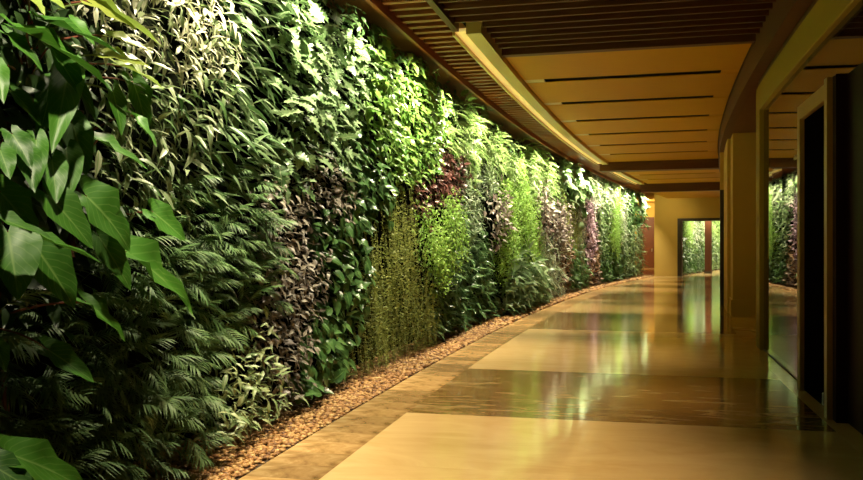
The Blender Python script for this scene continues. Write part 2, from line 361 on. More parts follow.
# ceiling: dark roof slab over the slats
roof = struct(sweep('ceiling', -3, 58, -1.2, 7.5, 4.1, 4.2, M['plenum'], step=1.5), 'timber ceiling of slats and honey panels', 'ceiling')
def cpart(name, *a, **k):
    o = sweep(name, *a, **k); o.parent = roof; o.matrix_parent_inverse = Matrix.Translation(-roof.location); return o
cpart('fascia_board', -3, END_S, -0.34, 0.16, 3.70, 3.76, M['fascia_wood'])
cpart('fascia_lip', -3, END_S, 0.16, 0.20, 3.64, 3.78, M['red_wood'])
s = -2.9
while s < END_S - 0.1:           # short slats beside the planting
    cpart('slat', s, s + (0.09 if s > 8.8 else 0.075), 0.20, 0.66, 3.72, 3.86, M['red_wood'], bev=0.006, step=5); s += 0.24
s = -2.9
while s < 10.6:                 # long slats over the near corridor
    cpart('slat', s, s + 0.04, 0.74 if s < 9.2 else 1.0, 4.08, 3.73, 3.87, M['slat_wood'], bev=0.006, step=5); s += 0.26
cpart('divider_rail', -3, 9.35, 0.66, 0.73, 3.70, 3.88, M['slat_wood'])
for a, b in ((9.35, 25.15), (25.75, 33.5)):
    cpart('cove_side', a, b, 0.655, 0.685, 3.66, 3.90, M['gilt'])
    cpart('cove_diffuser', a, b, 0.685, 0.81, 3.70, 3.735, M['cove'])
    cpart('cove_trim', a, b, 0.81, 0.98, 3.67, 3.90, M['gilt'])
def panels(js):
    for i in range(len(js) - 1):
        a, b = js[i], js[i + 1]
        cpart('panel', a + (0.13 if i else 0.0), b - 0.13, 0.99, 3.98, 3.74, 3.754, M['panel_wood'], bev=0.003)
        if i:
            cpart('slot_end', a - 0.128, a + 0.128, 0.99, 1.28, 3.744, 3.756, M['gilt'])
            cpart('slot_end', a - 0.128, a + 0.128, 3.74, 3.98, 3.744, 3.756, M['panel_wood'])
panels([10.85, 12.63, 14.7, 16.8, 18.9, 21.0, 23.1, 25.3]); panels([25.7, 27.9, 30.0, 32.1, 34.35])
cpart('cross_beam', 25.2, 25.7, 0.72, 4.1, 3.49, 3.9, M['slat_wood'])
cpart('cross_beam', 34.25, 34.6, 0.72, 4.1, 3.43, 3.9, M['slat_wood'])
cpart('cross_beam', 10.72, 10.85, 0.98, 4.08, 3.72, 3.88, M['slat_wood'])
cpart('soffit_panel', 34.4, END_S + 0.7, 0.98, 4.9, 3.46, 3.6, M['panel_wood'])
cpart('soffit_panel', END_S + 0.95, 57, 1.0, 6.0, 3.35, 3.5, M['panel_wood'])
cpart('bulkhead', -3, 34.4, 4.0, 4.14, 3.42, 3.95, M['fascia_wood'])
cpart('bulkhead_soffit', 11.9, 34.4, 4.14, 5.5, 3.42, 3.5, M['fascia_wood'])

# right side: portal, glazing, dark door surround, pier
wr = struct(sweep('wall_right', 11.95, 17.0, 5.2, 5.4, -0.035, 4.1, M['ochre_wall']), 'ochre wall of the recess beyond the portal', 'wall')
portal = struct(sweep('trim_1', 11.55, 11.95, 4.13, 4.42, 0.0, 3.36, M['gold_paint'], bev=0.008), 'ochre portal jamb at the end of the glazing', 'portal')
def under(parent, o): o.parent = parent; o.matrix_parent_inverse = Matrix.Translation(-parent.location); return o
under(portal, sweep('portal_beam', -3, 11.55, 4.13, 4.42, 3.03, 3.36, M['gold_paint'], bev=0.008))
under(portal, sweep('return_wall', 11.6, 11.95, 4.42, 5.4, 0.0, 3.9, M['gold_paint']))
under(portal, sweep('upper_wall', -3, 11.95, 4.15, 4.4, 3.36, 4.1, M['fascia_wood']))
glz = struct(sweep('window_1', 8.42, 11.55, 4.185, 4.2, 0.015, 3.03, M['glass']), 'tall reflective glass pane between the door and the portal', 'window')
under(glz, sweep('pane', -3, 8.42, 4.185, 4.2, 2.58, 3.03, M['glass']))
under(glz, sweep('sill', 8.42, 11.55, 4.175, 4.21, 0.0, 0.015, M['frame_dark']))
struct(sweep('trim_2', -3, 6.94, 4.17, 4.34, 0.0, 2.58, M['dark_wood'], bev=0.004), 'very dark wood cladding beside the black door', 'cladding')
struct(sweep('trim_3', 6.84, 6.95, 4.09, 4.4, 0.0, 2.58, M['dark_wood'], bev=0.004), 'dark wood pier ending the cladding', 'pier')
door = struct(sweep('door_1', 7.07, 8.3, 4.13, 4.16, 0.01, 2.45, M['black_glass'], bev=0.003), 'black glass door in a brown gilt frame', 'door')
under(door, sweep('frame_jamb', 6.95, 7.05, 4.05, 4.4, 0.0, 2.58, M['frame_gold'], bev=0.004))
under(door, sweep('frame_jamb', 8.3, 8.42, 4.09, 4.4, 0.0, 2.58, M['frame_gold'], bev=0.004))
under(door, sweep('frame_head', 7.07, 8.3, 4.09, 4.4, 2.45, 2.58, M['frame_gold'], bev=0.004))
under(door, sweep('floor_bolt', 7.40, 7.43, 4.11, 4.13, 0.03, 0.13, M['steel'], bev=0.004))
# small white letter mark high on the door
def letter(txt, s, z, size, mat):
    cu = bpy.data.curves.new('letter_mark', 'FONT'); cu.body = txt; cu.size = size; cu.extrude = 0.001
    cu.align_x = 'CENTER'
    o = bpy.data.objects.new('letter_mark', cu); C.objects.link(o)
    dg = bpy.context.evaluated_depsgraph_get(); me = bpy.data.meshes.new_from_object(o.evaluated_get(dg))
    bpy.data.objects.remove(o); me.materials.append(mat)
    o = link('letter_mark', me); o.location = P(s, 4.127, z); o.rotation_euler = (math.pi / 2, 0, -math.pi / 2 - PHI(s))
    return under(door, o)
letter('R', 7.40, 2.26, 0.09, M['white'])
m = link('arrow_mark', mesh_from('arrow_mark', [(0, -0.025, 0), (0, 0.025, 0), (0, 0, 0.07), (0.002, -0.025, 0), (0.002, 0.025, 0), (0.002, 0, 0.07)],
         [(0, 1, 2), (5, 4, 3), (0, 3, 4, 1), (1, 4, 5, 2), (2, 5, 3, 0)]), plain('grey_vinyl', (0.12, 0.12, 0.13), 0.5)); m.location = P(7.40, 4.127, 2.37); under(door, m)
# dark room behind the glass
struct(sweep('wall_room', -3, 12, 7.0, 7.2, -0.035, 4.1, M['dark_wood'], step=2), 'dark wall of the unlit room behind the glass', 'wall')
pier = struct(sweep('trim_4', 17.0, 17.9, 4.16, 5.4, 0.0, 3.42, M['ochre_wall']), 'ochre square pier with a low plinth', 'pier')
under(pier, sweep('plinth', 16.97, 17.93, 4.13, 5.4, 0.0, 0.32, M['ochre_wall'], bev=0.006))
struct(sweep('wall_far_right', 17.9, END_S + 0.6, 4.1, 4.3, -0.035, 4.1, M['ochre_wall']), 'ochre wall behind the pier', 'wall')
struct(sweep('trim_5', 20.4, 20.7, 4.02, 4.1, 0.0, 2.58, M['frame_dark']), 'narrow dark doorway jamb on the right wall', 'jamb')
struct(sweep('trim_6', 20.4, 20.7, 4.02, 4.1, 2.58, 3.42, M['ochre_wall']), 'ochre wall above the dark jamb', 'wall')

# far end: end wall with a dark framed opening, passage with a red-brown door
sE = 39.6
we = struct(sweep('wall_end', sE, sE + 0.22, 0.42, 1.42, 0.0, 3.46, M['ochre_wall']), 'ochre end wall beside the far opening', 'wall')
under(we, sweep('wall_head', sE, sE + 0.22, 1.42, 4.2, 2.56, 3.46, M['ochre_wall']))
under(we, sweep('wall_upper', sE, sE + 0.22, 0.42, 5.5, 3.46, 4.1, M['ochre_wall']))
fr = struct(sweep('door_2', sE - 0.05, sE + 0.27, 1.42, 1.60, 0.0, 2.56, M['frame_dark']), 'dark frame of the far opening onto more planting', 'doorway')
under(fr, sweep('frame_head', sE - 0.05, sE + 0.27, 1.60, 3.9, 2.44, 2.56, M['frame_dark']))
under(fr, sweep('frame_jamb', sE - 0.05, sE + 0.27, 3.9, 4.08, 0.0, 2.56, M['frame_dark']))
wp = struct(box('wall_passage', (2.62, 40.2, -0.035), (2.72, 54.6, 4.1), M['ochre_wall']), 'ochre side wall of the short passage', 'wall')
under(wp, box('passage_left', (0.4, 39.6, -0.035), (0.5, 54.6, 4.1), M['ochre_wall']))
under(wp, box('passage_end', (0.4, 54.5, -0.035), (2.72, 54.7, 4.1), M['ochre_wall']))
struct(box('passage_floor', (0.4, 40.0, -0.034), (2.7, 54.6, 0.003), M['light_stone']), 'pale stone floor of the passage', 'floor')
under(wp, box('passage_ceiling', (0.5, 40.0, 4.03), (2.62, 54.5, 4.09), M['ochre_wall']))
d3 = struct(box('door_3', (1.3, 54.43, 0.0), (2.36, 54.5, 3.15), M['door_wood'], bev=0.006), 'tall red-brown wooden door at the passage end', 'door')
k = under(d3, box('door_handle', (2.2, 54.36, 1.0), (2.24, 54.43, 1.2), M['steel'], bev=0.004))
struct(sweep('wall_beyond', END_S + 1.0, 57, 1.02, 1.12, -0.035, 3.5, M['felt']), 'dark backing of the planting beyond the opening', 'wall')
struct(sweep('wall_beyond_end', 57, 57.2, 1.0, 6.2, -0.035, 3.5, M['ochre_wall']), 'ochre wall closing the hall beyond', 'wall')
struct(sweep('wall_beyond_right', sE + 0.3, 57, 6.0, 6.2, -0.035, 3.5, M['ochre_wall']), 'ochre side wall of the hall beyond', 'wall')
cz = thing('timber_post', P(44.6, 2.08, 0), -PHI(44.6), 'reddish brown square post before the planting beyond the opening', 'post')
def lbox(name, lo, hi, mat, parent):
    o = box(name, lo, hi, mat, parent, 0.005); return o
lbox('shaft', (-0.14, -0.2, 0.12), (0.14, 0.2, 3.35), M['post_wood'], cz); lbox('foot', (-0.17, -0.23, 0.0), (0.17, 0.23, 0.12), M['frame_dark'], cz)

# ---------------------------------------------------------------- leaf templates: length along +Y, upper side +Z
def tri(V, Fc, UV):
    out = []
    for f in Fc:
        for i in range(1, len(f) - 1): out.append((f[0], f[i], f[i + 1]))
    return np.array(V, float), np.array(out, int), np.array(UV, float)
OUT = dict(
    heart=[(-.16, .12), (-.13, .23), (-.04, .34), (.10, .40), (.30, .39), (.52, .30), (.72, .18), (.88, .07), (1, 0)],
    arrow=[(-.25, .10), (-.20, .19), (-.09, .26), (.06, .28), (.25, .275), (.48, .24), (.70, .16), (.88, .07), (1, 0)],
    lance=[(0, .015), (.12, .09), (.32, .15), (.55, .14), (.78, .075), (.92, .025), (1, 0)],
    ovate=[(0, .02), (.2, .20), (.45, .25), (.72, .15), (1, 0)],
    blade=[(0, .02), (.3, .045), (.65, .035), (1, 0)],
    lobed=[(-.12, .22), (-.02, .40), (.06, .20), (.16, .46), (.26, .22), (.36, .44), (.46, .19), (.57, .36), (.66, .14), (.78, .22), (.86, .08), (1, 0)],
    ivy=[(-.12, .12), (0, .42), (.14, .24), (.34, .44), (.48, .2), (1, 0)],
)
def leaf(kind, nw=3, droop=0.3, fold=0.25, wave=0.0, wmul=1.0):
    prof = OUT[kind]; V = []; UV = []; Fc = []; xs = np.linspace(-1, 1, nw)
    for v, hw in prof:
        hw *= wmul
        for u in xs:
            y = v
            if v < 0: y = v * min(1.0, abs(u) * 1.3) + 0.0
            x = u * hw
            z = fold * abs(x) - droop * max(y, 0) ** 2 + wave * math.sin(v * 11 + u) * abs(u) * hw
            V.append((x, y * (1 - 0.15 * droop * max(y, 0)), z)); UV.append((u, v))
    for i in range(len(prof) - 1):
        for j in range(nw - 1):
            a = i * nw + j; Fc.append((a, a + 1, a + nw + 1, a + nw))
    return tri(V, Fc, UV)
def frond(n=11, arch=0.55, spread=0.42, wid=0.035, seed=0, fine=3):
    r = np.random.default_rng(seed); V = []; Fc = []; UV = []
    def rach(v): return np.array((0.0, v * (1 - 0.12 * v), 0.30 * v - arch * v * v))
    pts = [rach(v) for v in np.linspace(0, 1, 6)]
    for i, p in enumerate(pts):
        w_ = 0.010 * (1 - i / 7)
        V += [p + (-w_, 0, 0), p + (w_, 0, 0)]; UV += [(-.2, i / 5), (.2, i / 5)]
        if i: b = 2 * i; Fc.append((b - 2, b - 1, b + 1, b))
    for i in range(n):
        v = 0.2 + 0.8 * (i + 0.5) / n
        for sd in (-1, 1):
            p = rach(v + 0.01 * sd); L_ = spread * (math.sin(math.pi * (0.22 + 0.66 * (v - 0.2) / 0.8)) ** 0.8) * r.uniform(0.85, 1.1)
            ang = math.radians(r.uniform(48, 62) * (1.1 - 0.55 * v))
            d = np.array((sd * math.sin(ang), math.cos(ang), 0.0)); side = np.array((-sd * math.cos(ang), math.sin(ang), 0)) * sd
            b0 = len(V)
            for k in range(fine + 1):
                q = k / fine; ww = wid * (0.5, 1.0, 0.75, 0.0)[k] if fine == 3 else wid * (0.8, 0.9, 0.0)[k]
                c = p + d * L_ * q + np.array((0, 0, 0.12 * L_ * q - 0.75 * L_ * q * q))
                if k < fine: V += [c - side * ww * 0.5, c + side * ww * 0.5]; UV += [(-1, q), (1, q)]
                else: V.append(c); UV.append((0, 1))
            for k in range(fine - 1): b = b0 + 2 * k; Fc.append((b, b + 1, b + 3, b + 2))
            b = b0 + 2 * (fine - 1); Fc.append((b, b + 1, b + 2))
    return tri(V, Fc, UV)
def strand(n=16, seed=0, leaf_l=0.05):
    """hanging strand: a thin cord with tiny leaflets; Y is downwards"""
    r = np.random.default_rng(seed); V = []; Fc = []; UV = []
    ph = r.uniform(0, 6)
    def c(v): return np.array((0.03 * math.sin(v * 5 + ph), v, 0.02 * math.sin(v * 7 + ph)))
    for i in range(5):
        p = c(i / 4); V += [p + (-.004, 0, 0), p + (.004, 0, 0)]; UV += [(0, 0), (0, 0)]
        if i: b = 2 * i; Fc.append((b - 2, b - 1, b + 1, b))
    for i in range(n):
        v = (i + r.uniform(0, 1)) / n; p = c(v); a = r.uniform(0, 6.28); l = leaf_l * r.uniform(0.6, 1.3)
        d = np.array((math.cos(a), r.uniform(-0.3, 0.9), math.sin(a))); d /= np.linalg.norm(d)
        sd = np.cross(d, r.normal(size=3)); sd /= np.linalg.norm(sd); b = len(V)
        V += [p, p + d * l * .5 + sd * l * .28, p + d * l, p + d * l * .5 - sd * l * .28]; UV += [(0, 0), (1, .5), (0, 1), (-1, .5)]
        Fc.append((b, b + 1, b + 2, b + 3))
    return tri(V, Fc, UV)
TPL = dict(
    heart=[leaf('heart', 5, d, .22, w_) for d, w_ in ((.25, .0), (.45, .1), (.1, .1))],
    arrow=[leaf('arrow', 5, d, .3, w_, 1.0) for d, w_ in ((.12, .2), (.2, .3), (.07, .22))],
    lance=[leaf('lance', 3, d, .35) for d in (.2, .45, .7)],
    lance2=[leaf('lance', 3, d, .4) for d in (.08, .2, .35)],
    slim=[leaf('lance', 3, d, .35, 0, .6) for d in (.3, .6, .9)],
    slim2=[leaf('lance', 3, d, .35, 0, .85) for d in (.2, .5, .9)],
    ovate=[leaf('ovate', 3, d, .3) for d in (.15, .4)],
    blade=[leaf('blade', 3, d, .3) for d in (.5, .9, 1.3)],
    lobed=[leaf('lobed', 3, d, .15, .1) for d in (.2, .4)],
    ivy=[leaf('ivy', 3, d, .15) for d in (.1, .35)],
    palm=[frond(11, .55, .44, .042, 1), frond(13, .75, .40, .038, 2), frond(10, .4, .46, .044, 3)],
    fern=[frond(12, .8, .26, .05, 4, 2), frond(12, 1.0, .24, .05, 5, 2)],
    strand=[strand(18, i) for i in range(4)],
    longstrand=[strand(26, i + 9, .035) for i in range(4)],
)
TPL_ME = {}
def tpl_mesh(kind, i, mat):
    key = (kind, i, mat.name)
    if key not in TPL_ME:
        V, T_, UV = TPL[kind][i]; me = mesh_from('leaf_' + kind, V, T_, UV)
        me.polygons.foreach_set('use_smooth', np.ones(len(me.polygons), bool)); me.materials.append(mat); TPL_ME[key] = me
    return TPL_ME[key]
def basis(d, n):
    d = d / np.linalg.norm(d); x = np.cross(d, n); l = np.linalg.norm(x)
    if l < 1e-4: x = np.array((1.0, 0, 0)); l = 1
    x = x / l; z = np.cross(x, d); return np.stack([x, d, z], 1)      # columns

# kind: template, length range, leaves per m2, depth range (from the wall line), direction, spread, upper-side normal, material, part name
K = {}
def kind(k, tpl, size, den, depth, d, jit, n, mat, part='leaf', big=True): K[k] = dict(tpl=tpl, size=size, den=den, depth=depth, d=np.array(d, float), jit=jit, n=np.array(n, float), mat=LM[mat], part=part, big=big)
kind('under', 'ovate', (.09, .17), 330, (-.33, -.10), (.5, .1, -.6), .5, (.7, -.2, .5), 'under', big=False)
kind('cream', 'slim2', (.07, .13), 760, (-.24, .04), (.65, .2, -.3), .65, (.5, -.1, .8), 'cream')
kind('creamgreen', 'slim2', (.09, .17), 560, (-.26, .02), (.65, .25, -.45), .55, (.5, -.1, .8), 'creamgreen')
kind('aglao', 'lance2', (.15, .26), 185, (-.30, -.06), (.6, .5, -.35), .33, (.25, -.1, .95), 'aglao')
kind('lobed', 'lobed', (.10, .20), 170, (-.26, -.02), (.65, .2, -.4), .45, (.5, -.15, .85), 'lobed')
kind('pothos', 'heart', (.06, .125), 400, (-.24, .02), (.6, .1, -.5), .55, (.7, -.15, .7), 'pothos')
kind('fern', 'fern', (.20, .34), 150, (-.26, -.06), (.75, .1, .15), .6, (.3, 0, .95), 'fern', 'frond')
kind('fringe', 'ovate', (.05, .09), 380, (-.30, -.08), (.5, .1, -.5), .6, (.7, -.1, .6), 'fringe', big=False)
kind('palmb', 'palm', (.17, .29), 165, (-.26, -.08), (.8, .2, .15), .42, (.25, 0, .95), 'palm_b', 'frond')
kind('palmd', 'palm', (.18, .30), 150, (-.26, -.08), (.8, .1, .1), .50, (.3, 0, .95), 'palm_d', 'frond')
kind('varieg', 'lance', (.06, .11), 700, (-.22, .07), (.75, .1, .05), .6, (.4, -.1, .9), 'varieg')
kind('purple', 'ovate', (.05, .09), 800, (-.28, -.02), (.7, .1, -.25), .55, (.5, -.1, .85), 'purple')
kind('heart', 'heart', (.08, .14), 290, (-.28, -.02), (.55, .1, -.55), .45, (.7, -.15, .65), 'heart')
kind('moss', 'strand', (.40, .80), 150, (-.26, .02), (.03, 0, -1), .07, (1, 0, .1), 'moss', 'strand', False)
kind('mossd', 'strand', (.40, .80), 170, (-.26, .02), (.03, 0, -1), .07, (1, 0, .1), 'moss_dk', 'strand', False)
kind('red', 'ovate', (.07, .13), 380, (-.24, .0), (.6, .1, -.3), .6, (.6, 0, .7), 'red')
kind('silver', 'slim', (.10, .19), 360, (-.28, -.08), (.65, .1, .1), .55, (.4, 0, .9), 'silver')
kind('spath', 'lance', (.13, .24), 250, (-.28, -.05), (.7, .15, -.25), .48, (.35, 0, .9), 'spath')
kind('maiden', 'ovate', (.035, .06), 1900, (-.12, .18), (.6, 0, .0), .9, (.6, 0, .7), 'maiden', big=False)
kind('silverpurple', 'ovate', (.09, .15), 280, (-.10, .22), (.65, 0, -.2), .65, (.6, 0, .7), 'silverpurple', big=False)
kind('spathlight', 'lance', (.20, .34), 190, (-.14, .22), (.75, .1, .0), .55, (.3, 0, .95), 'pale_lily')
kind('white', 'blade', (.22, .38), 240, (-.24, .04), (.65, 0, .25), .6, (.4, 0, .9), 'white', 'blade', False)
kind('brightphil', 'heart', (.22, .36), 75, (-.20, .14), (.6, .1, -.5), .5, (.6, -.1, .75), 'lobed')
kind('limefern', 'fern', (.22, .36), 130, (-.28, -.08), (.75, .0, .15), .6, (.3, 0, .95), 'fern', 'frond', False)
kind('limemoss', 'longstrand', (.45, .8), 120, (-.22, .04), (.03, 0, -1), .06, (1, 0, .1), 'limemoss', 'strand', False)
kind('grey', 'longstrand', (.45, .8), 110, (-.24, .0), (.03, 0, -1), .06, (1, 0, .1), 'grey', 'strand', False)
kind('pink', 'ovate', (.09, .15), 300, (-.22, .05), (.6, 0, -.3), .6, (.6, 0, .7), 'pink', big=False)
kind('brown', 'ovate', (.11, .18), 190, (-.22, .05), (.65, 0, -.2), .6, (.6, 0, .7), 'brown', big=False)
kind('deep', 'lance', (.16, .27), 150, (-.24, .03), (.65, .05, -.2), .6, (.45, 0, .85), 'deep', big=False)
kind('olive', 'ovate', (.11, .19), 200, (-.24, .03), (.65, 0, -.2), .6, (.55, 0, .8), 'olive', big=False)
kind('fineolive', 'slim', (.16, .28), 210, (-.24, .03), (.65, 0, .1), .65, (.45, 0, .85), 'olive', big=False)

